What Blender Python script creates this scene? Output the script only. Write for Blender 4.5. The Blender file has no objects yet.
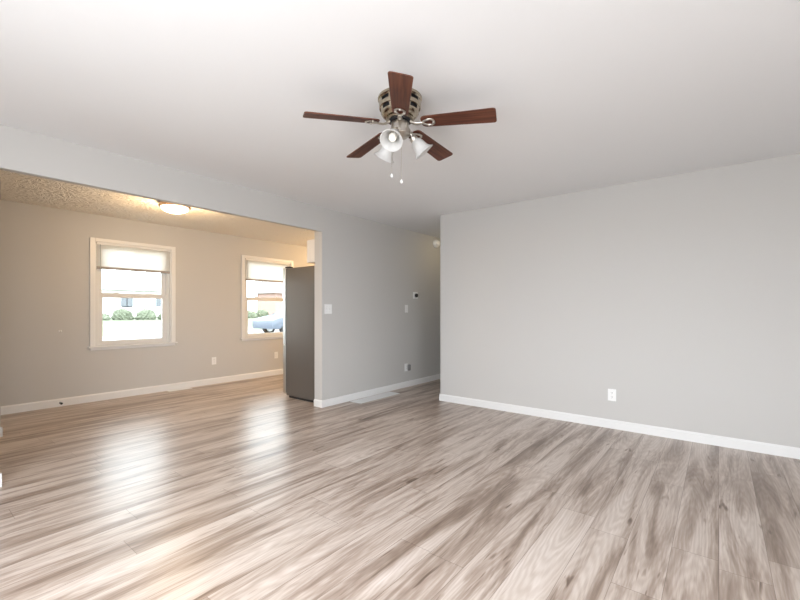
import bpy, bmesh, math, random
from mathutils import Vector, Matrix
random.seed(7)
PI = math.pi
scene = bpy.context.scene
COL = scene.collection
R = math.radians

# ------------------------------------------------------------------ camera
cd = bpy.data.cameras.new('camera'); cam = bpy.data.objects.new('camera', cd); COL.objects.link(cam)
cam.location = (0, 0, 1.186); cam.rotation_euler = (R(90), 0, R(38.28))
cd.sensor_width = 36; cd.lens = 404/800*36; cd.shift_y = 10.4/800; cd.clip_start = .02; cd.clip_end = 400
scene.camera = cam

# ------------------------------------------------------------------ world, light, exposure
w = bpy.data.worlds.new('world'); scene.world = w; w.use_nodes = True
bg = w.node_tree.nodes['Background']; bg.inputs[0].default_value = (.86, .93, 1, 1); bg.inputs[1].default_value = 9.5
scene.view_settings.view_transform = 'Standard'; scene.view_settings.look = 'None'
scene.view_settings.gamma = 1; scene.view_settings.use_curve_mapping = False
scene.view_settings.exposure = 0.07

def area(name, loc, rot, sx, sy, power, color):
    l = bpy.data.lights.new(name, 'AREA'); l.shape = 'RECTANGLE'; l.size = sx; l.size_y = sy
    l.energy = power; l.color = color
    o = bpy.data.objects.new(name, l); COL.objects.link(o); o.location = loc; o.rotation_euler = rot
    return o
# daylight entering by the two windows behind the camera
area('window_daylight_back', (-.75, -.97, 1.2), (R(71), 0, R(12)), 2.0, 1.3, 95, (.95, .97, 1))
area('window_daylight_side', (2.37, -.15, 1.25), (R(76), 0, R(94)), 1.3, 1.35, 50, (.98, .98, 1))

# ------------------------------------------------------------------ materials
def mat(name, color=(.8, .8, .8), rough=.5, metal=0, spec=.5, **kw):
    m = bpy.data.materials.new(name); m.use_nodes = True
    b = m.node_tree.nodes['Principled BSDF']
    b.inputs['Base Color'].default_value = (*color, 1); b.inputs['Roughness'].default_value = rough
    b.inputs['Metallic'].default_value = metal; b.inputs['Specular IOR Level'].default_value = spec
    for k, v in kw.items(): b.inputs[k].default_value = v
    return m
def nd(m, t, **kw):
    n = m.node_tree.nodes.new(t)
    for k, v in kw.items(): setattr(n, k, v)
    return n
def lk(m, a, b): m.node_tree.links.new(a, b)
def math_n(m, op, a, b=None):
    n = nd(m, 'ShaderNodeMath', operation=op)
    for i, v in enumerate((a, b)):
        if v is None: continue
        if isinstance(v, (int, float)): n.inputs[i].default_value = v
        else: lk(m, v, n.inputs[i])
    return n.outputs[0]
def ramp(m, fac, stops):
    n = nd(m, 'ShaderNodeValToRGB'); e = n.color_ramp.elements
    while len(e) < len(stops): e.new(.5)
    for k, (p, c) in enumerate(stops): e[k].position = p; e[k].color = (*c, 1)
    lk(m, fac, n.inputs[0]); return n.outputs[0]
def noise_bump(m, scale, strength, dist=.002, detail=3, coord='Object', sc=(1, 1, 1)):
    b = m.node_tree.nodes['Principled BSDF']
    tc = nd(m, 'ShaderNodeTexCoord'); mp = nd(m, 'ShaderNodeMapping'); mp.inputs['Scale'].default_value = sc
    n = nd(m, 'ShaderNodeTexNoise'); n.inputs['Scale'].default_value = scale; n.inputs['Detail'].default_value = detail
    bp = nd(m, 'ShaderNodeBump'); bp.inputs['Strength'].default_value = strength; bp.inputs['Distance'].default_value = dist
    lk(m, tc.outputs[coord], mp.inputs[0]); lk(m, mp.outputs[0], n.inputs[0]); lk(m, n.outputs[0], bp.inputs['Height']); lk(m, bp.outputs[0], b.inputs['Normal'])
    return n

M_wall = mat('greige_wall_paint', (.55, .54, .522), .62, spec=.3); noise_bump(M_wall, 220, .12, .001)
M_ceil = mat('white_ceiling_paint', (.81, .82, .83), .8, spec=.2); noise_bump(M_ceil, 150, .1, .001)
M_trim = mat('white_trim_paint', (.77, .77, .765), .35)
M_vinyl = mat('white_vinyl', (.72, .72, .715), .4)
M_plastic = mat('white_plastic', (.82, .82, .81), .35)
M_slot = mat('dark_slot', (.05, .05, .05), .6)
M_black = mat('black_plastic', (.015, .015, .017), .4)
M_grey = mat('grey_plastic', (.18, .18, .18), .5)
M_nickel = mat('brushed_nickel', (.56, .53, .48), .3, metal=1)
M_motor = mat('champagne_nickel', (.46, .40, .31), .22, metal=1)
M_bronze = mat('bronze_metal', (.42, .30, .22), .38, metal=1)
M_steel = mat('stainless_steel', (.62, .63, .62), .32, metal=1)
M_fridge = mat('grey_fridge_side', (.145, .13, .115), .42, metal=.35); noise_bump(M_fridge, 90, .15, .001)
M_gasket = mat('rubber_gasket', (.02, .022, .022), .7)
M_cab = mat('white_cabinet_paint', (.80, .78, .76), .4)
M_register = mat('white_enamel', (.78, .79, .79), .4)

# textured kitchen ceiling: stomped brush fans
M_tex = mat('stomped_plaster', (.86, .83, .77), .85, spec=.2)
def plaster(m):
    b = m.node_tree.nodes['Principled BSDF']; tc = nd(m, 'ShaderNodeTexCoord')
    v = nd(m, 'ShaderNodeTexVoronoi'); v.inputs['Scale'].default_value = 3.4
    lk(m, tc.outputs['Object'], v.inputs['Vector'])
    sub = nd(m, 'ShaderNodeVectorMath', operation='SUBTRACT'); lk(m, tc.outputs['Object'], sub.inputs[0]); lk(m, v.outputs['Position'], sub.inputs[1])
    sp = nd(m, 'ShaderNodeSeparateXYZ'); lk(m, sub.outputs[0], sp.inputs[0])
    a = math_n(m, 'ARCTAN2', sp.outputs[1], sp.outputs[0])
    cb = nd(m, 'ShaderNodeCombineXYZ'); lk(m, math_n(m, 'MULTIPLY', a, 1.3), cb.inputs[0]); lk(m, math_n(m, 'MULTIPLY', v.outputs['Distance'], 1.6), cb.inputs[1])
    sc = nd(m, 'ShaderNodeSeparateColor'); lk(m, v.outputs['Color'], sc.inputs[0]); lk(m, math_n(m, 'MULTIPLY', sc.outputs[0], 20.), cb.inputs[2])
    n = nd(m, 'ShaderNodeTexNoise'); n.inputs['Scale'].default_value = 3.; n.inputs['Detail'].default_value = 3
    lk(m, cb.outputs[0], n.inputs[0])
    bp = nd(m, 'ShaderNodeBump'); bp.inputs['Strength'].default_value = .65; bp.inputs['Distance'].default_value = .05
    lk(m, n.outputs[0], bp.inputs['Height']); lk(m, bp.outputs[0], b.inputs['Normal'])
plaster(M_tex)

# laminate planks running along Y
def plank_mat():
    m = mat('greige_laminate_planks', rough=.3, spec=.5); b = m.node_tree.nodes['Principled BSDF']
    tc = nd(m, 'ShaderNodeTexCoord'); sp = nd(m, 'ShaderNodeSeparateXYZ'); lk(m, tc.outputs['Object'], sp.inputs[0])
    X, Y = sp.outputs[0], sp.outputs[1]; Wd, Ln = .185, 1.35
    xr = math_n(m, 'DIVIDE', X, Wd); row = math_n(m, 'FLOOR', xr); fx = math_n(m, 'FRACT', xr)
    wn = nd(m, 'ShaderNodeTexWhiteNoise', noise_dimensions='1D'); lk(m, row, wn.inputs['W'])
    yr = math_n(m, 'ADD', math_n(m, 'DIVIDE', Y, Ln), math_n(m, 'MULTIPLY', wn.outputs[0], 7.3))
    pl = math_n(m, 'FLOOR', yr); fy = math_n(m, 'FRACT', yr)
    cb = nd(m, 'ShaderNodeCombineXYZ'); lk(m, row, cb.inputs[0]); lk(m, pl, cb.inputs[1])
    w2 = nd(m, 'ShaderNodeTexWhiteNoise', noise_dimensions='2D'); lk(m, cb.outputs[0], w2.inputs['Vector'])
    rs = nd(m, 'ShaderNodeSeparateColor'); lk(m, w2.outputs['Color'], rs.inputs[0])
    wr = nd(m, 'ShaderNodeSeparateColor'); lk(m, wn.outputs['Color'], wr.inputs[0])
    def grain(sx, sy, seed, detail, dist, rough=.6, byrow=False):
        rs_ = wr if byrow else rs
        c = nd(m, 'ShaderNodeCombineXYZ')
        lk(m, math_n(m, 'ADD', math_n(m, 'MULTIPLY', X, sx), math_n(m, 'MULTIPLY', rs_.outputs[0], 37.)), c.inputs[0])
        lk(m, math_n(m, 'ADD', math_n(m, 'MULTIPLY', Y, sy), math_n(m, 'MULTIPLY', rs_.outputs[1], 23.)), c.inputs[1])
        c.inputs[2].default_value = seed
        n = nd(m, 'ShaderNodeTexNoise'); n.inputs['Scale'].default_value = 1; n.inputs['Detail'].default_value = detail
        n.inputs['Distortion'].default_value = dist; n.inputs['Roughness'].default_value = rough
        lk(m, c.outputs[0], n.inputs[0]); return n.outputs[0]
    big = grain(8, .8, 1.1, 4, .9, .62, True)         # broad brown heartwood streaks
    mid = grain(19, 1.3, 5.2, 4, 1.5)        # grain bands
    fine = grain(230, 7, 9.7, 2, .3)         # pores
    tone = rs.outputs[2]
    f = math_n(m, 'ADD', math_n(m, 'MULTIPLY', big, .90), math_n(m, 'MULTIPLY', mid, .29))
    f = math_n(m, 'ADD', f, math_n(m, 'MULTIPLY', math_n(m, 'SUBTRACT', fine, .5), .10))
    f = math_n(m, 'ADD', f, math_n(m, 'MULTIPLY', math_n(m, 'SUBTRACT', tone, .5), .07))
    knot = grain(22, 2.6, 14.2, 2, .6)
    f = math_n(m, 'SUBTRACT', f, math_n(m, 'MULTIPLY', math_n(m, 'MAXIMUM', math_n(m, 'SUBTRACT', knot, .66), 0.), 2.2))
    f = math_n(m, 'SUBTRACT', f, .055)
    col = ramp(m, f, [(.27, (.15, .106, .08)), (.40, (.26, .197, .157)), (.50, (.395, .32, .27)), (.60, (.55, .475, .42)), (.78, (.66, .59, .54))])
    # ring patterned cathedral grain lines
    wv = nd(m, 'ShaderNodeTexWave', wave_type='RINGS', rings_direction='Z'); wv.inputs['Scale'].default_value = 1.0
    wv.inputs['Distortion'].default_value = 7; wv.inputs['Detail'].default_value = 2; wv.inputs['Detail Scale'].default_value = 1.3
    c2 = nd(m, 'ShaderNodeCombineXYZ')
    lk(m, math_n(m, 'MULTIPLY', math_n(m, 'SUBTRACT', fx, math_n(m, 'ADD', .2, math_n(m, 'MULTIPLY', rs.outputs[1], .6))), 4.2), c2.inputs[0])
    lk(m, math_n(m, 'MULTIPLY', math_n(m, 'SUBTRACT', fy, rs.outputs[2]), 3.2), c2.inputs[1]); lk(m, math_n(m, 'MULTIPLY', rs.outputs[0], 9.), c2.inputs[2])
    lk(m, c2.outputs[0], wv.inputs[0])
    mx = nd(m, 'ShaderNodeMix', data_type='RGBA', blend_type='MULTIPLY'); 
    lk(m, math_n(m, 'MULTIPLY', math_n(m, 'SUBTRACT', 1, wv.outputs[1]), math_n(m, 'MULTIPLY', mid, .55)), mx.inputs['Factor'])
    lk(m, col, mx.inputs['A']); mx.inputs['B'].default_value = (.62, .52, .46, 1)
    # seams
    ex = math_n(m, 'MULTIPLY', math_n(m, 'MINIMUM', fx, math_n(m, 'SUBTRACT', 1, fx)), Wd)
    ey = math_n(m, 'MULTIPLY', math_n(m, 'MINIMUM', fy, math_n(m, 'SUBTRACT', 1, fy)), Ln)
    e = math_n(m, 'MINIMUM', ex, ey); seam = math_n(m, 'LESS_THAN', e, .0013)
    m2 = nd(m, 'ShaderNodeMix', data_type='RGBA', blend_type='MULTIPLY'); lk(m, math_n(m, 'MULTIPLY', seam, .6), m2.inputs['Factor'])
    lk(m, mx.outputs['Result'], m2.inputs['A']); m2.inputs['B'].default_value = (.3, .25, .22, 1)
    lk(m, m2.outputs['Result'], b.inputs['Base Color'])
    lk(m, math_n(m, 'ADD', .25, math_n(m, 'MULTIPLY', fine, .14)), b.inputs['Roughness'])
    h = math_n(m, 'ADD', math_n(m, 'MULTIPLY', fine, .08), math_n(m, 'MINIMUM', math_n(m, 'MULTIPLY', e, 400.), 1.))
    bp = nd(m, 'ShaderNodeBump'); bp.inputs['Strength'].default_value = .13; bp.inputs['Distance'].default_value = .001
    lk(m, h, bp.inputs['Height']); lk(m, bp.outputs[0], b.inputs['Normal'])
    return m
M_floor = plank_mat()

def blade_mat():
    m = mat('cherry_wood', rough=.45, spec=.3); b = m.node_tree.nodes['Principled BSDF']
    tc = nd(m, 'ShaderNodeTexCoord'); mp = nd(m, 'ShaderNodeMapping'); mp.inputs['Scale'].default_value = (3, 55, 8)
    n = nd(m, 'ShaderNodeTexNoise'); n.inputs['Scale'].default_value = 1; n.inputs['Detail'].default_value = 4; n.inputs['Distortion'].default_value = .6
    lk(m, tc.outputs['Object'], mp.inputs[0]); lk(m, mp.outputs[0], n.inputs[0])
    lk(m, ramp(m, n.outputs[0], [(.3, (.045, .014, .009)), (.5, (.095, .031, .017)), (.72, (.15, .054, .029))]), b.inputs['Base Color'])
    return m
M_blade = blade_mat()
M_edge = mat('blade_edge', (.10, .035, .02), .5)

def frosted():
    m = mat('frosted_glass', (.76, .76, .75), .3); b = m.node_tree.nodes['Principled BSDF']
    b.inputs['Subsurface Weight'].default_value = 0
    nt = m.node_tree; tr = nd(m, 'ShaderNodeBsdfTranslucent'); tr.inputs[0].default_value = (.80, .80, .79, 1)
    mx = nd(m, 'ShaderNodeMixShader'); mx.inputs[0].default_value = .42
    lk(m, b.outputs[0], mx.inputs[1]); lk(m, tr.outputs[0], mx.inputs[2]); lk(m, mx.outputs[0], nt.nodes['Material Output'].inputs[0])
    return m
M_frost = frosted()
M_bulb = mat('bulb_glass', (.85, .82, .74), .25)
def pane():
    m = bpy.data.materials.new('window_glass'); m.use_nodes = True; nt = m.node_tree; nt.nodes.remove(nt.nodes['Principled BSDF'])
    t = nd(m, 'ShaderNodeBsdfTransparent'); t.inputs[0].default_value = (.96, .98, .97, 1); g = nd(m, 'ShaderNodeBsdfGlossy'); g.inputs['Roughness'].default_value = .02
    fr = nd(m, 'ShaderNodeFresnel'); fr.inputs[0].default_value = 1.45
    mx = nd(m, 'ShaderNodeMixShader'); lk(m, fr.outputs[0], mx.inputs[0]); lk(m, t.outputs[0], mx.inputs[1]); lk(m, g.outputs[0], mx.inputs[2])
    lk(m, mx.outputs[0], nt.nodes['Material Output'].inputs[0]); return m
M_pane = pane()
def slatm():
    m = mat('blind_slats', (.86, .86, .84), .5); b = m.node_tree.nodes['Principled BSDF']
    tr = nd(m, 'ShaderNodeBsdfTranslucent'); tr.inputs[0].default_value = (.95, .94, .92, 1)
    mx = nd(m, 'ShaderNodeMixShader'); mx.inputs[0].default_value = .65
    lk(m, b.outputs[0], mx.inputs[1]); lk(m, tr.outputs[0], mx.inputs[2]); lk(m, mx.outputs[0], m.node_tree.nodes['Material Output'].inputs[0]); return m
M_slat = slatm()
M_rail = mat('blind_rail', (.33, .30, .28), .5)
M_cord = mat('blind_cord', (.42, .43, .42), .7)
def glow(name, col, s):
    m = mat(name, (.9, .9, .88), .4); b = m.node_tree.nodes['Principled BSDF']
    b.inputs['Emission Color'].default_value = (*col, 1); b.inputs['Emission Strength'].default_value = s; return m
M_bowl = glow('lit_glass_bowl', (1, .75, .48), 6)
M_hall = glow('lit_hall_glass', (1, .80, .50), 13)

# ------------------------------------------------------------------ builders
class MB:
    def __init__(s): s.bm = bmesh.new(); s.T = Matrix.Identity(4)
    def _v(s, p): return s.bm.verts.new(s.T @ Vector(p))
    def box(s, x0, x1, y0, y1, z0, z1, bev=0):
        vs = [s._v((x, y, z)) for x in (x0, x1) for y in (y0, y1) for z in (z0, z1)]
        fs = [s.bm.faces.new([vs[i] for i in f]) for f in ((0, 1, 3, 2), (4, 6, 7, 5), (0, 4, 5, 1), (2, 3, 7, 6), (0, 2, 6, 4), (1, 5, 7, 3))]
        if bev:
            es = {e for f in fs for e in f.edges}
            bmesh.ops.bevel(s.bm, geom=list(es), offset=bev, segments=2, affect='EDGES', profile=.5)
        return s
    def lathe(s, prof, seg=32, M=None):
        M = M or Matrix.Identity(4); rings = []
        for r, z in prof:
            if r < 1e-6: rings.append([s._v(M @ Vector((0, 0, z)))])
            else: rings.append([s._v(M @ Vector((r*math.cos(2*PI*k/seg), r*math.sin(2*PI*k/seg), z))) for k in range(seg)])
        for a, b in zip(rings, rings[1:]):
            for k in range(seg):
                j = (k+1) % seg
                if len(a) == 1 and len(b) == 1: continue
                if len(a) == 1: f = [a[0], b[k], b[j]]
                elif len(b) == 1: f = [a[k], b[0], a[j]]
                else: f = [a[k], b[k], b[j], a[j]]
                s.bm.faces.new(f)
        return s
    def tube(s, pts, r, seg=8, flat=1.0):
        pts = [Vector(p) for p in pts]; rings = []
        for i, p in enumerate(pts):
            d = (pts[min(i+1, len(pts)-1)]-pts[max(i-1, 0)]).normalized()
            up = Vector((0, 0, 1)) if abs(d.z) < .95 else Vector((1, 0, 0))
            a = d.cross(up).normalized(); b = d.cross(a).normalized()
            rr = r[i] if isinstance(r, (list, tuple)) else r
            rings.append([s._v(p+a*rr*math.cos(2*PI*k/seg)+b*rr*flat*math.sin(2*PI*k/seg)) for k in range(seg)])
        for a, b in zip(rings, rings[1:]):
            for k in range(seg): s.bm.faces.new([a[k], a[(k+1) % seg], b[(k+1) % seg], b[k]])
        s.bm.faces.new(rings[0][::-1]); s.bm.faces.new(rings[-1]); return s
    def prism(s, poly, z0, z1, axis='z', bev=0):
        f = {'z': lambda a, b, c: (a, b, c), 'x': lambda a, b, c: (c, a, b), 'y': lambda a, b, c: (a, c, b)}[axis]
        A = [s._v(f(p[0], p[1], z0)) for p in poly]; B = [s._v(f(p[0], p[1], z1)) for p in poly]; n = len(poly)
        fs = [s.bm.faces.new(A[::-1]), s.bm.faces.new(B)]
        for k in range(n): fs.append(s.bm.faces.new([A[k], A[(k+1) % n], B[(k+1) % n], B[k]]))
        if bev:
            es = set(fs[0].edges) | set(fs[1].edges)
            bmesh.ops.bevel(s.bm, geom=list(es), offset=bev, segments=2, affect='EDGES', profile=.5)
        return s
    def build(s, name, m, parent=None, smooth=False, loc=None):
        bmesh.ops.recalc_face_normals(s.bm, faces=s.bm.faces[:])
        me = bpy.data.meshes.new(name); s.bm.to_mesh(me); s.bm.free()
        o = bpy.data.objects.new(name, me); COL.objects.link(o)
        for k in (m if isinstance(m, (list, tuple)) else [m]): me.materials.append(k)
        if smooth:
            for p in me.polygons: p.use_smooth = True
            try: me.set_sharp_from_angle(angle=R(38))
            except Exception: pass
        if parent: o.parent = parent
        if loc: o.location = loc
        return o
def empty(name, loc=(0, 0, 0), rz=0, rot=None):
    o = bpy.data.objects.new(name, None); COL.objects.link(o); o.location = loc
    o.rotation_euler = rot if rot else (0, 0, rz); o.empty_display_size = .1; return o
def tag(o, label=None, cat=None, group=None, kind=None):
    if label: o['label'] = label
    if cat: o['category'] = cat
    if group: o['group'] = group
    if kind: o['kind'] = kind
    return o
def struct(mb, name, m, label=None, **kw):
    return tag(mb.build(name, m, **kw), label, None, None, 'structure')
def copy_tree(o, parent=None):
    c = o.copy(); COL.objects.link(c); c.parent = parent
    for ch in [k for k in bpy.data.objects if k.parent == o]: copy_tree(ch, c)
    return c

XA, XB, XF, YB, H = -3.80, -2.88, -6.39, 4.51, 2.44
YJ, YL, HD = 3.28, .462, 2.15
W1 = (1.670, 2.608); W2 = (3.788, 4.742); WZ = (.715, 2.088)

# ------------------------------------------------------------------ structure
struct(MB().box(-6.54, 2.52, -1.12, 8.1, -.12, 0), 'floor', M_floor, 'greige wood laminate floor with brown streaked planks')
struct(MB().box(-3.87, 2.52, -1.12, 8.1, H, H+.1), 'ceiling', M_ceil, 'smooth white living room ceiling')
struct(MB().box(-6.54, -3.87, -1.12, 8.1, H, H+.1), 'ceiling_dining', M_tex, 'stomp textured dining area ceiling')
w_ = MB()
ys = [-1.12, W1[0], W1[1], W2[0], W2[1], 8.1]
for k in (0, 2, 4): w_.box(XF-.15, XF, ys[k], ys[k+1], 0, H)
for a, b in (W1, W2): w_.box(XF-.15, XF, a, b, 0, WZ[0]); w_.box(XF-.15, XF, a, b, WZ[1], H)
struct(w_, 'wall_far', M_wall, 'far dining wall with two windows')
w_ = MB().box(-3.94, XA, -1.12, YL, 0, H).box(-3.94, XA, YJ, 8.1, 0, H).box(-3.865, XA, YL, YJ, HD, H)
struct(w_, 'wall_left', M_wall, 'greige wall with the wide cased opening to the dining area')
struct(MB().box(XB, 2.52, YB, YB+.12, 0, H), 'wall_right', M_wall, 'large blank greige living room wall')
struct(MB().box(XB, XB+.12, YB+.12, 8.1, 0, H), 'wall_hallway', M_wall)
struct(MB().box(XA, XB, 8.0, 8.1, 0, H), 'wall_hallway_end', M_wall)
struct(MB().box(-6.39, -3.94, 6.9, 7.02, 0, H), 'wall_kitchen_end', M_wall)
struct(MB().box(-5.42, -5.30, -1.0, .655, 0, H), 'wall_stub', M_wall)
# back wall and side wall with their window openings (behind the camera)
w_ = MB(); bx0, bx1, bz0, bz1 = -1.8, .3, .5, 1.88
w_.box(-6.54, bx0, -1.12, -1.0, 0, H).box(bx1, 2.52, -1.12, -1.0, 0, H).box(bx0, bx1, -1.12, -1.0, 0, bz0).box(bx0, bx1, -1.12, -1.0, bz1, H)
struct(w_, 'wall_back', M_wall)
w_ = MB(); sy0, sy1 = -.85, .55
w_.box(2.4, 2.52, -1.0, sy0, 0, H).box(2.4, 2.52, sy1, YB, 0, H).box(2.4, 2.52, sy0, sy1, 0, bz0).box(2.4, 2.52, sy0, sy1, bz1, H)
struct(w_, 'wall_side', M_wall)

# baseboards
def bb(segs, name, label=None, h=.088, t=.013):
    """segs: (x0,y0,x1,y1,nx,ny): wall line and the direction the board sticks out"""
    m = MB()
    for x0, y0, x1, y1, nx, ny in segs:
        prof = [(0, 0), (t, 0), (t, h-.016), (t*.45, h-.004), (t*.3, h), (0, h)]
        A = [m._v((x0+nx*a, y0+ny*a, z)) for a, z in prof]; B = [m._v((x1+nx*a, y1+ny*a, z)) for a, z in prof]
        n = len(prof); m.bm.faces.new(A); m.bm.faces.new(B[::-1])
        for k in range(n): m.bm.faces.new([A[k], A[(k+1) % n], B[(k+1) % n], B[k]])
    return struct(m, name, M_trim, label)
t = .013; e_ = .0006
bb([(XF, -1.0, XF, 6.9, 1, 0)], 'baseboard_far', 'white baseboard under the dining windows', h=.098)
bb([(XA, YJ-t+e_, XA, 8.0, 1, 0), (-3.94, YJ, XA+t-e_, YJ, 0, -1)], 'baseboard_left', 'white baseboard running into the hallway')
bb([(XA, -1.0, XA, YL+t-e_, 1, 0), (-3.94-t+e_, YL, XA+t-e_, YL, 0, 1), (-3.94, YL+t-e_, -3.94, -1.0, -1, 0)], 'baseboard_left_near')
bb([(XB-t+e_, YB, 2.4, YB, 0, -1), (XB, YB-t+e_, XB, 8.0, -1, 0)], 'baseboard_right', 'white baseboard along the large blank wall')
bb([(-5.30, -1.0, -5.30, .655+t-e_, 1, 0), (-5.42-t+e_, .655, -5.30+t-e_, .655, 0, 1), (-5.42, -1.0, -5.42, .655+t-e_, -1, 0)], 'baseboard_stub')

# ------------------------------------------------------------------ windows
def window(name, y0, y1, label):
    z0, z1 = WZ; ym = (y0+y1)/2; root = empty(name, (XF, ym, z0)); tag(root, label, None, None, 'structure')
    hw = (y1-y0)/2; hh = z1-z0; cw = .055; tw = .045
    def P(): return MB()
    c = P(); c.box(0, .018, -hw-cw, -hw, 0, hh+tw, .004).box(0, .018, hw, hw+cw, 0, hh+tw, .004).box(0, .018, -hw+.0005, hw-.0005, hh, hh+tw, .004)
    c.build('window_casing', M_trim, root)
    s = P(); s.box(-.03, .04, -hw-cw-.02, hw+cw+.02, -.018, .0, .004).box(0, .016, -hw-cw+.005, hw+cw-.005, -.05, -.0185, .003)
    s.build('window_sill', M_trim, root)
    j = P()   # jamb liner
    j.box(-.15, -.0, -hw, -hw+.018, 0, hh).box(-.15, -.0, hw-.018, hw, 0, hh).box(-.15, 0, -hw+.018, hw-.018, hh-.018, hh).box(-.15, -.031, -hw+.018, hw-.018, 0, .02)
    for sg in (-1, 1):
        a, b = sorted((sg*(hw-.018), sg*(hw-.05))); j.box(-.135, -.045, a, b, .02, hh-.018, .002)
    j.build('window_frame', M_vinyl, root)
    def sash(nm, x, za, zb, rb, rt):
        f = P(); a = hw-.048; st = .053
        f.box(x-.028, x, -a, -a+st, za, zb, .003).box(x-.028, x, a-st, a, za, zb, .003)
        f.box(x-.028, x, -a+st-.002, a-st+.002, za, za+rb, .003).box(x-.028, x, -a+st-.002, a-st+.002, zb-rt, zb, .003)
        fo = f.build(nm, M_vinyl, root)
        P().box(x-.016, x-.012, -a+st-.004, a-st+.004, za+rb-.004, zb-rt+.004).build('window_pane', M_pane, fo)
        return fo
    mz = 1.385-z0
    sash('upper_sash', -.092, mz-.02, hh-.018, .04, .04)
    lo = sash('lower_sash', -.058, .02, mz+.034, .045, .062)
    for q in (-.21, .21):
        k = P(); k.box(-.085, -.062, q-.03, q+.03, mz+.0345, mz+.042, .002).box(-.082, -.068, q-.012, q+.022, mz+.0425, mz+.051, .002)
        k.build('sash_lock', M_vinyl, lo)
    return root
window('window_1', *W1, 'double hung white window left on the far dining wall')
window('window_2', *W2, 'double hung white window beside the refrigerator')

def blind(y0, y1, zb, label, cord_z):
    z1 = WZ[1]; ym = (y0+y1)/2; hw = (y1-y0)/2-.006
    root = empty('mini_blind', (XF-.018, ym, z1-.002)); tag(root, label, 'blind', 'raised mini blinds in the dining windows')
    top = z1-.003
    MB().box(-.016, .016, -hw, hw, -.032, -.001, .003).build('head_rail', M_vinyl, root)
    s = MB(); depth = top-zb-.052; n = 15
    for k in range(n):
        z = -.040-depth*k/(n-1); pts = []
        for q in range(5):
            u = q/4-.5; pts.append((u*.012+.003*(1-4*u*u), z-u*.024))
        poly = pts+[(x-.0008, zz) for x, zz in pts[::-1]]
        s.prism([(x, zz) for x, zz in poly], -hw+.004, hw-.004, 'y')
    s.build('slats', M_slat, root, smooth=False)
    MB().box(-.013, .013, -hw, hw, zb-top-.034, zb-top, .004).build('bottom_rail', M_rail, root)
    MB().tube([(.02, -hw+.055, -.03), (.0205, -hw+.055, cord_z-top)], .0035, 6).build('tilt_wand', M_cord, root)
    c = MB().tube([(.018, -hw+.012, -.005), (.018, -hw+.012, -.03), (.018, -hw+.013, zb-top-.05)], .002, 6)
    c.box(.008, .022, -hw+.004, -hw+.02, -.022, -.002, .002)
    c.build('lift_cord', M_cord, root)
    return root
blind(*W1, 1.765, 'white mini blind raised in the left dining window', 1.72)
blind(*W2, 1.735, 'white mini blind raised in the window behind the refrigerator', 1.37)

# ------------------------------------------------------------------ ceiling fan
FX, FY, ZB = -1.478, 1.872, 2.265
fan = empty('ceiling_fan', (FX, FY, H)); tag(fan, 'five blade ceiling fan with cherry blades and brushed nickel motor', 'ceiling fan')
def f_housing():
    m = MB()
    m.lathe([(0, -.001), (.128, -.001), (.130, -.006), (.130, -.022), (.124, -.028), (.121, -.034)], 48)
    m.lathe([(.121, -.060), (.124, -.064), (.122, -.092), (.117, -.096)], 48)
    m.lathe([(.112, -.122), (.113, -.127), (.104, -.146), (.090, -.160), (.070, -.166), (0, -.166)], 48)
    m.lathe([(.060, -.1675), (.079, -.170), (.084, -.176), (.079, -.182), (.060, -.184)], 48)
    for k in range(8):      # webs between the vent slots
        a = 2*PI*(k+.35)/8
        for (r0, z0, r1, z1) in ((.1215, -.031, .1225, -.063), (.1175, -.093, .1125, -.125)):
            w = R(9); q = []
            for rr, zz in ((r0, z0), (r1, z1)):
                for da in (-w, 0, w): q.append(m._v((rr*math.cos(a+da), rr*math.sin(a+da), zz)))
            m.bm.faces.new([q[0], q[1], q[4], q[3]]); m.bm.faces.new([q[1], q[2], q[5], q[4]])
    return m.build('motor_housing', M_motor, fan, smooth=True)
f_housing()
MB().lathe([(0, -.004), (.108, -.004), (.108, -.085), (.100, -.130), (.085, -.150), (0, -.150)], 32).build('motor_core', M_black, fan, smooth=True)
MB().lathe([(0, -.1665), (.062, -.1665), (.066, -.172), (.066, -.188), (.060, -.195), (0, -.195)], 32).build('flywheel', M_black, fan, smooth=True)
MB().lathe([(0, -.1765), (.050, -.1765), (.053, -.181), (.053, -.238), (.060, -.243), (.060, -.250), (.045, -.262), (.020, -.270), (.012, -.282), (0, -.284)], 32).build('switch_housing', M_nickel, fan, smooth=True)
for _n in ('motor_housing', 'motor_core', 'flywheel'): bpy.data.objects[_n].scale.z = .73
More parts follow.
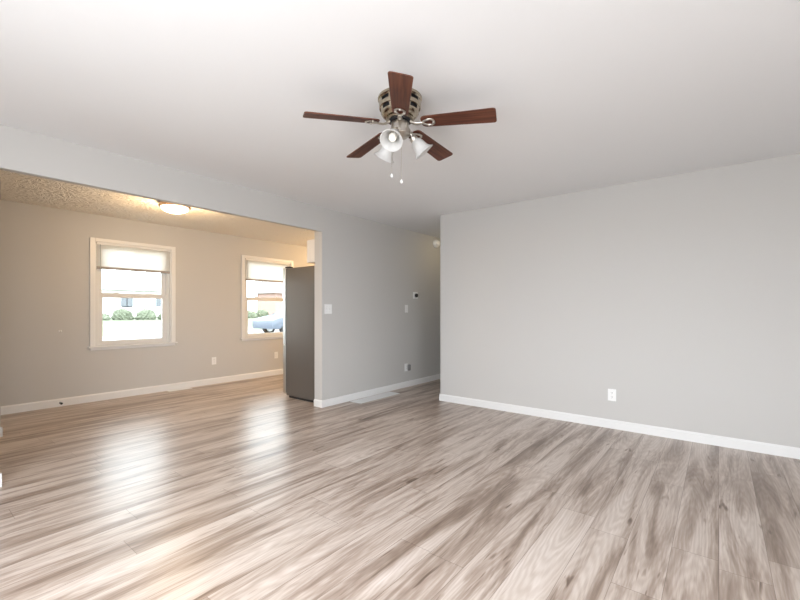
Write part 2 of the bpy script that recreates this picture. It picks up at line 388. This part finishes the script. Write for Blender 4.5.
# blades
def blade():
    m = MB(); r0, r1 = .130, .556; w0, w1 = .046, .060; pts = []
    def corner(cx, cy, rr, a0, a1, n=5):
        for k in range(n+1):
            a = R(a0+(a1-a0)*k/n); pts.append((cx+rr*math.cos(a), cy+rr*math.sin(a)))
    c1 = .016; c0 = .026
    corner(r1-c1, w1-c1, c1, 90, 0); corner(r1-c1, -w1+c1, c1, 0, -90)
    corner(r0+c0, -w0+c0, c0, -90, -180); corner(r0+c0, w0-c0, c0, 180, 90)
    m.prism(pts, -.003, .003, bev=.0012)
    return m.build('fan_blade', M_blade, None)
b0 = blade()
def bracket(par):
    m = MB()
    # neck from the flywheel, then an open teardrop loop screwed under the blade
    m.tube([(.066, 0, .006), (.085, 0, -.006), (.105, 0, -.012), (.125, 0, -.011), (.140, 0, -.009)], [.015, .014, .012, .011, .010], 10, .5)
    for s in (1, -1):
        m.tube([(.136, 0, -.008), (.150, s*.014, -.008), (.170, s*.024, -.0075), (.190, s*.026, -.007), (.203, s*.016, -.007), (.206, 0, -.007)], [.0075]*6, 8, .5)
    for x, y in ((.172, .025), (.172, -.025), (.205, 0)):
        m.lathe([(0, -.014), (.005, -.0135), (.007, -.010), (.007, -.004), (0, -.004)], 10, Matrix.Translation((x, y, 0)))
    return m.build('blade_bracket', M_nickel, par, smooth=True)
bracket(b0)
for k in range(5):
    o = b0 if k == 0 else copy_tree(b0)
    o.parent = fan; o.location = (0, 0, ZB-H+.024)
    o.rotation_euler = (Matrix.Rotation(R(-51.4+72*k), 4, 'Z') @ Matrix.Rotation(R(3.2), 4, 'Y') @ Matrix.Rotation(R(-11.5), 4, 'X')).to_euler()
bpy.data.objects['switch_housing'].location.z = .03
# three bell shades
cam_dir = math.atan2(-FY, -FX)
def shade(ang, tilt):
    arm = MB(); d = Vector((math.cos(ang), math.sin(ang), 0))
    o = Vector((0, 0, -.208))
    arm.tube([o+d*.045, o+d*.058+Vector((0, 0, .004)), o+d*.070+Vector((0, 0, -.006)), o+d*.076+Vector((0, 0, -.022))], .008, 8)
    M = Matrix.Translation(o+d*.076+Vector((0, 0, -.020))) @ Matrix.Rotation(ang, 4, 'Z') @ Matrix.Rotation(PI-tilt, 4, 'Y')
    arm.lathe([(0, -.004), (.018, -.004), (.023, 0), (.024, .020), (.021, .026), (0, .026)], 20, M)
    arm_o = arm.build('lamp_arm', M_nickel, fan, smooth=True)
    g = MB()
    prof = [(.020, .012), (.024, .022), (.033, .034), (.039, .050), (.041, .066), (.044, .082), (.052, .097), (.063, .107), (.066, .110)]
    g.lathe(prof+[(r-.003, z+.0005) for r, z in prof[::-1]], 36, M)
    go = g.build('lamp_shade', M_frost, arm_o, smooth=True)
    MB().lathe([(0, .020), (.012, .022), (.013, .040), (.022, .058), (.025, .072), (.019, .086), (0, .092)], 18, M).build('light_bulb', M_bulb, arm_o, smooth=True)
shade(cam_dir-R(19), R(41)); shade(cam_dir+R(101), R(41)); shade(cam_dir-R(139), R(41))
# pull chains with knobs
for dx, L_, dz in ((-.048, .455, 0), (.010, .49, 0)):
    rt = Vector((math.cos(R(38.28)), math.sin(R(38.28)), 0))*dx + Vector((-.01, .012, 0))
    c = MB(); c.tube([rt+Vector((0, 0, -.225)), rt+Vector((0, 0, -L_+.012))], .0011, 6)
    for k in range(16): c.lathe([(0, .0019), (.0019, 0), (0, -.0019)], 6, Matrix.Translation(rt+Vector((0, 0, -.235-(L_-.255)*k/16))))
    co = c.build('pull_chain', M_nickel, fan)
    MB().lathe([(0, .014), (.003, .013), (.007, .004), (.0075, -.003), (.005, -.009), (0, -.011)], 14, Matrix.Translation(rt+Vector((0, 0, -L_)))).build('chain_knob', M_plastic, co, smooth=True)

# ------------------------------------------------------------------ lamps
kl = empty('ceiling_lamp', (-4.985, 2.075, H)); tag(kl, 'lit round flush dome lamp with bronze rim on the textured ceiling', 'ceiling lamp')
MB().lathe([(0, -.001), (.150, -.001), (.156, -.012), (.166, -.034), (.170, -.046), (.163, -.054), (.148, -.056), (0, -.056)], 40).build('lamp_rim', M_bronze, kl, smooth=True)
MB().lathe([(.146, -.0565), (.146, -.062), (.134, -.082), (.108, -.100), (.070, -.113), (.030, -.119), (0, -.120)], 40).build('glass_bowl', M_bowl, kl, smooth=True)
def boost_point(name, loc, p, c, rad, parent=None):  # extra point light added in the air below a lamp bowl to brighten the ceiling
    l = bpy.data.lights.new(name, 'POINT'); l.energy = p; l.color = c; l.shadow_soft_size = rad; l.specular_factor = .02
    o = bpy.data.objects.new(name, l); COL.objects.link(o); o.location = loc
boost_point('dining_lamp_light', (-4.985, 2.075, 2.13), 25, (1, .69, .38), .09)
k2 = empty('ceiling_lamp', (-5.1, 5.7, H)); tag(k2, 'round kitchen ceiling lamp hidden beyond the refrigerator', 'ceiling lamp')
MB().lathe([(0, -.001), (.150, -.001), (.156, -.012), (.166, -.034), (.163, -.054), (0, -.056)], 40).build('lamp_rim', M_bronze, k2, smooth=True)
MB().lathe([(.146, -.0565), (.134, -.082), (.108, -.100), (.070, -.113), (0, -.120)], 40).build('glass_bowl', M_bowl, k2, smooth=True)
boost_point('kitchen_lamp_light', (-5.1, 5.7, 2.15), 68, (1, .66, .34), .09)
hl = empty('ceiling_lamp', (-3.25, 5.75, H)); tag(hl, 'small round hallway ceiling lamp hidden behind the blank wall', 'ceiling lamp')
MB().lathe([(0, -.001), (.13, -.001), (.135, -.01), (.12, -.025), (0, -.025)], 32).build('lamp_rim', M_nickel, hl, smooth=True)
MB().lathe([(.118, -.0255), (.115, -.045), (.09, -.07), (.04, -.085), (0, -.087)], 32).build('glass_bowl', M_hall, hl, smooth=True)

# ------------------------------------------------------------------ refrigerator and cabinet
fr = empty('refrigerator', (-4.35, 3.78, 0)); tag(fr, 'tall refrigerator with dark grey side and stainless doors beside the opening', 'refrigerator')
fr.location = (0, 0, 0)
y0, y1 = 3.375, 4.20
MB().box(-4.645, -3.99, y0, y1, .03, 1.76, .006).build('body', M_fridge, fr)
MB().box(-4.60, -4.02, y0+.012, y1-.012, .0, .0295).build('plinth', M_black, fr)
MB().box(-4.662, -4.6455, y0+.008, y1-.008, .06, 1.755).build('gasket', M_gasket, fr)
d1 = MB().box(-4.722, -4.6625, y0, (y0+y1)/2-.003, .72, 1.768, .008).build('door', M_steel, fr)
d2 = MB().box(-4.722, -4.6625, (y0+y1)/2+.003, y1, .72, 1.768, .008).build('door', M_steel, fr)
dr = MB().box(-4.722, -4.6625, y0, y1, .05, .712, .008).build('freezer_drawer', M_steel, fr)
ym = (y0+y1)/2
for yy, d in ((ym-.05, d1), (ym+.05, d2)):
    MB().tube([(-4.7225, yy, .85), (-4.765, yy, .87), (-4.765, yy, 1.58), (-4.7225, yy, 1.60)], .011, 10).build('handle', M_steel, d, smooth=True)
MB().tube([(-4.7225, y0+.1, .64), (-4.765, y0+.12, .64), (-4.765, y1-.12, .64), (-4.7225, y1-.1, .64)], .011, 10).build('handle', M_steel, dr, smooth=True)
for yy in (y0+.05, y1-.05): MB().box(-4.70, -4.60, yy-.03, yy+.03, 1.7685, 1.785, .004).build('hinge_cover', M_black, fr)
cb = empty('wall_cabinet', (-4.08, 3.78, 1.8)); cb.location = (0, 0, 0); tag(cb, 'white wall cabinet mounted above the refrigerator', 'cabinet')
MB().box(-4.205, -3.942, 3.385, 4.20, 1.805, 2.10, .003).build('body', M_cab, cb)
for a, b in ((3.388, 3.790), (3.795, 4.197)):
    d = MB().box(-4.222, -4.2055, a, b, 1.808, 2.097, .003).build('door', M_cab, cb)
    ky = b-.04 if a < 3.5 else a+.04
    MB().lathe([(0, 0), (.006, 0), (.006, .014), (.013, .018), (.013, .026), (0, .028)], 16, Matrix.Translation((-4.2225, ky, 1.84)) @ Matrix.Rotation(-PI/2, 4, 'Y')).build('knob', M_nickel, d, smooth=True)

# ------------------------------------------------------------------ plates on the walls. local: x across, y out of the wall, z up
def face(nx, ny): return math.atan2(ny, nx)-PI/2
def plate(root, w, h):
    return MB().box(-w/2, w/2, 0.0005, .006, -h/2, h/2, .002).build('cover_plate', M_plastic, root)
def outlet(loc, n, label, group=None):
    r = empty('wall_outlet', loc, face(*n)); tag(r, label, 'outlet', group); plate(r, .074, .118)
    for z in (-.021, .021):
        pts = [(.0165*math.cos(a)*1.0, z+.0165*max(-.8, min(.8, math.sin(a)))) for a in [2*PI*k/24 for k in range(24)]]
        s = MB().prism(pts, .0062, .0085, 'y').build('socket', M_plastic, r)
        q = MB().box(-.0075, -.0050, .0086, .0090, z-.002, z+.008).box(.0050, .0075, .0086, .0090, z-.001, z+.007).box(-.002, .002, .0086, .0090, z-.010, z-.006)
        q.build('slots', M_slot, s)
    MB().lathe([(0, 0), (.003, 0), (.0025, .0015), (0, .002)], 10, Matrix.Translation((0, .006, 0)) @ Matrix.Rotation(-PI/2, 4, 'X')).build('screw', M_nickel, r)
    return r
outlet((-.843, YB, .336), (0, -1), 'white wall outlet low on the large blank wall')
outlet((XF, 3.254, .373), (1, 0), 'white outlet on the far wall between the two windows')
outlet((XF, 4.417, .364), (1, 0), 'white outlet under the window beside the refrigerator')
o3 = outlet((XA, 4.965, .305), (1, 0), 'white hallway outlet with a grey plug in device')
ad = MB().box(-.024, .024, .0095, .045, -.045, .045, .008).build('plug_in_night_light', M_grey)
ad.location = (XA, 5.010, .300); ad.rotation_euler = (0, 0, face(1, 0)); tag(ad, 'small grey night light plugged into the hallway outlet', 'night light')
def switch(loc, n, w, gangs, label):
    r = empty('light_switch', loc, face(*n)); tag(r, label, 'light switch'); plate(r, w, .118)
    for g in range(gangs):
        x = (g-(gangs-1)/2)*.046
        MB().box(x-.006, x+.006, .0062, .0085, -.013, .013).build('switch_slot', M_trim, r)
        MB().prism([(.0087, -.005), (.018, .004), (.0165, .009), (.0087, .006)], x-.0045, x+.0045, 'x').build('toggle', M_plastic, r)
        for z in (-.03, .03): MB().lathe([(0, 0), (.003, 0), (.0025, .0015), (0, .002)], 10, Matrix.Translation((x, .006, z)) @ Matrix.Rotation(-PI/2, 4, 'X')).build('screw', M_nickel, r)
    return r
switch((XA, 3.375, 1.203), (1, 0), .118, 2, 'white double light switch beside the dining opening')
switch((XA, 4.973, 1.212), (1, 0), .074, 1, 'white single light switch under the thermostat')
th = empty('thermostat', (XA, 5.205, 1.424), face(1, 0)); tag(th, 'white square thermostat with black round dial', 'thermostat')
MB().box(-.062, .062, .0005, .012, -.053, .053, .008).build('back_plate', M_plastic, th)
MB().lathe([(0, 0), (.030, 0), (.030, .022), (.027, .026), (0, .027)], 32, Matrix.Translation((0, .0125, 0)) @ Matrix.Rotation(-PI/2, 4, 'X')).build('dial', M_black, th, smooth=True)
sd = empty('smoke_detector', (XA, 5.78, 2.322), face(1, 0)); tag(sd, 'round white smoke detector high on the hallway wall', 'smoke detector')
RX = Matrix.Rotation(-PI/2, 4, 'X')
sd.scale = (1, 1.9, 1)
MB().lathe([(0, .0005), (.066, .0005), (.068, .008), (.068, .018), (.060, .024), (0, .024)], 36, RX).build('base', M_plastic, sd, smooth=True)
MB().lathe([(.054, .0245), (.050, .036), (.035, .044), (0, .047)], 32, RX).build('cover', M_plastic, sd, smooth=True)
hk = empty('cable_clip', (XF, 1.316, .931), face(1, 0)); tag(hk, 'tiny white clip on the far wall left of the window', 'wall clip')
MB().box(-.016, .016, .0005, .006, -.012, .012, .003).build('clip_base', M_plastic, hk)
MB().tube([(0, .006, .004), (0, .018, .004), (0, .024, -.002), (0, .022, -.010)], .004, 8).build('clip_hook', M_nickel, hk)
ds = empty('door_stop', (XF+.013, 1.316, .045), face(1, 0)); tag(ds, 'small black door stop on the far baseboard', 'door stop')
MB().lathe([(0, .0005), (.012, .0005), (.010, .006), (.006, .008), (.006, .05), (0, .05)], 14, RX).build('stem', M_grey, ds, smooth=True)
MB().lathe([(0, .0505), (.013, .0505), (.014, .058), (.012, .066), (0, .068)], 14, RX).build('rubber_tip', M_black, ds, smooth=True)

# ------------------------------------------------------------------ floor registers
def register(x0, x1, y0, y1, label, pitch):
    r = empty('floor_register', ((x0+x1)/2, (y0+y1)/2, 0)); tag(r, label, 'floor vent')
    hx, hy = (x1-x0)/2, (y1-y0)/2; e = .018; f = MB(); z1 = .007
    f.box(-hx, -hx+e, -hy, hy, .0005, z1, .002).box(hx-e, hx, -hy, hy, .0005, z1, .002).box(-hx+e-.001, hx-e+.001, -hy, -hy+e, .0005, z1, .002).box(-hx+e-.001, hx-e+.001, hy-e, hy, .0005, z1, .002)
    f.box(-.004, .004, -hy+e, hy-e, .001, .006)
    f.build('frame', M_register, r)
    l = MB(); n = int((2*hy-2*e)/pitch)
    for k in range(n):
        y = -hy+e+(k+.5)*(2*hy-2*e)/n; l.box(-hx+e, hx-e, y-pitch*.42, y+pitch*.42, .0015, .005)
    l.build('louvres', M_register, r)
    MB().box(-hx+e, hx-e, -hy+e, hy-e, .0003, .0012).build('duct_opening', M_slot, r)
register(-3.755, -3.565, 3.715, 4.515, 'long white floor register against the baseboard beside the hallway', .016)
register(-6.355, -6.270, 2.53, 2.86, 'small white floor register below the far dining wall', .014)

# ------------------------------------------------------------------ outside
def ground_z(x):
    if x > -9: return -.45
    if x > -30: return -.45+(x+9)/-21*1.0
    return .55
M_grass = mat('lawn_grass', (.17, .24, .10), .9)
n = noise_bump(M_grass, 9, .6, .05)
lk(M_grass, ramp(M_grass, n.outputs[0], [(.3, (.072, .090, .045)), (.7, (.11, .12, .075))]), M_grass.node_tree.nodes['Principled BSDF'].inputs['Base Color'])
M_conc = mat('pale_concrete', (.5, .5, .48), .85); noise_bump(M_conc, 20, .3, .01)
M_hedge = mat('hedge_leaves', (.12, .135, .09), .85)
M_siding = mat('pale_siding', (.62, .60, .56), .7)
M_roof = mat('grey_shingles', (.36, .35, .35), .85)
M_brick = mat('red_brick', (.34, .22, .19), .85)
M_dglass = mat('dark_window', (.10, .11, .12), .2)
M_car = mat('blue_car_paint', (.10, .12, .155), .35)
M_tyre = mat('tyre_rubber', (.03, .03, .03), .8)
g = MB(); xs = [-6.56, -9, -14, -20, -25, -30, -70, -140]
for a, b in zip(xs, xs[1:]):
    q = [g._v((a, -60, ground_z(a))), g._v((a, 120, ground_z(a))), g._v((b, 120, ground_z(b))), g._v((b, -60, ground_z(b)))]
    g.bm.faces.new(q)
struct(g, 'ground', M_grass, 'green front lawn seen through the dining windows')
g = MB(); g.box(-6.55, 40, -60, -1.13, -.6, -.45).box(2.53, 40, -1.13, 60, -.6, -.45)
struct(g, 'ground_bounce', mat('grey_bounce', (.2, .2, .2), .9))  # unseen ground, added and toned neutral grey for the light it bounces indoors
g = MB(); prof = [(-16.0, 0), (-20.5, 0)]
q = [g._v((-15.2, -60, ground_z(-15.2)+.03)), g._v((-15.2, 120, ground_z(-15.2)+.03)), g._v((-20, 120, ground_z(-20)+.03)), g._v((-20, -60, ground_z(-20)+.03))]
g.bm.faces.new(q)
struct(g, 'street', mat('asphalt', (.16, .16, .165), .9), 'pale street in front of the house')
# hedge: separate shrubs
def shrub():
    bm = bmesh.new(); bmesh.ops.create_icosphere(bm, subdivisions=4, radius=1)
    for v in bm.verts:
        a = v.co.normalized(); k = 1+.10*math.sin(a.x*9+a.y*5)+.08*math.sin(a.y*17+a.z*11)+random.uniform(-.07, .07)
        v.co = Vector((a.x*k, a.y*k, max(0, a.z*k*.9+.35)))
    me = bpy.data.meshes.new('shrub'); bm.to_mesh(me); bm.free(); me.materials.append(M_hedge)
    o = bpy.data.objects.new('shrub', me); COL.objects.link(o); return o
s0 = shrub()
for k in range(11):
    o = s0 if k == 0 else s0.copy()
    if k: COL.objects.link(o)
    y = 7.0+k*1.32; o.location = (-31+random.uniform(-.3, .3), y, ground_z(-31)); o.rotation_euler = (0, 0, (k % 2)*PI); o.scale = (.54, .575, random.uniform(.36, .6)*1.0)
    tag(o, 'low green shrub in the hedge across the street', 'shrub', 'shrubs of the hedge across the street')
def house(loc, wdt, dep, h, mw, label, nwin, roofh=1.8):
    r = empty('house', loc); tag(r, label, 'house')
    MB().box(-dep, 0, -wdt/2, wdt/2, 0, h).build('wall', mw, r)
    m = MB(); m.prism([(-dep/2-dep*.58, h-.05), (.5, h-.05), (-dep/2, h+roofh)], -wdt/2-.4, wdt/2+.4, 'y'); m.build('roof', M_roof, r)
    for k in range(nwin):
        y = -wdt/2+wdt*(k+.5)/nwin
        f = MB().box(.001, .06, y-.6, y+.6, .9, 2.1).build('window', M_trim, r)
        MB().box(.061, .07, y-.5, y-.03, 1.0, 2.0).box(.061, .07, y+.03, y+.5, 1.0, 2.0).build('pane', M_dglass, f)
    MB().box(.001, .06, -.45, .45, 0, 2.05).build('door', M_cab, r)
    return r
house((-44, 14, .55), 15, 8, 2.6, M_siding, 'pale single storey house beyond the hedge, seen through the left window', 5)
house((-42, 35, .55), 12, 4, 2.8, M_brick, 'red brick house across the street, seen through the right window', 4)
# car
car = empty('car', (-17.6, 13.55, ground_z(-17.6)+.03)); tag(car, 'blue car parked on the street outside the right window', 'car')
def car_body():
    m = MB(); L = [(-2.2, .45), (-2.18, .70), (-1.9, .82), (-1.0, .95), (-.35, 1.38), (.2, 1.45), (.9, 1.43), (1.55, 1.05), (2.15, .98), (2.22, .6), (2.15, .28), (1.72, .28)]
    def arch(cx): return [(cx+.36*math.cos(a), .30+.36*math.sin(a)) for a in [PI*k/8 for k in range(9)]]
    poly = L+arch(1.32)+[(.9, .25), (-.9, .25)]+arch(-1.32)+[(-1.72, .28), (-2.15, .3)]
    m.prism(poly, -.86, .86, 'x', bev=.05)
    return m.build('body', M_car, car, smooth=True)
car_body()
for s in (-1, 1):
    a, b = sorted((s*.862, s*.872))
    MB().prism([(-.85, .98), (-.3, 1.33), (.15, 1.38), (.15, .98)], a, b, 'x').build('side_window', M_dglass, car)
    MB().prism([(.22, .98), (.22, 1.38), (.85, 1.36), (1.35, 1.02)], a, b, 'x').build('side_window', M_dglass, car)
    for cy in (-1.32, 1.32):
        wv = MB().lathe([(0, -.1), (.32, -.1), (.335, -.06), (.335, .06), (.32, .1), (0, .1)], 24, Matrix.Translation((s*.72, cy, .335-.03)) @ Matrix.Rotation(PI/2, 4, 'Y')).build('wheel', M_tyre, car, smooth=True)
        MB().lathe([(0, -.108), (.2, -.108), (.2, .108), (0, .108)], 16, Matrix.Translation((s*.72, cy, .305)) @ Matrix.Rotation(PI/2, 4, 'Y')).build('hubcap', M_steel, wv)
MB().prism([(-1.0, .965), (-.97, .99), (-.38, 1.385), (-.42, 1.345)], -.7, .7, 'x').build('windscreen', M_dglass, car)
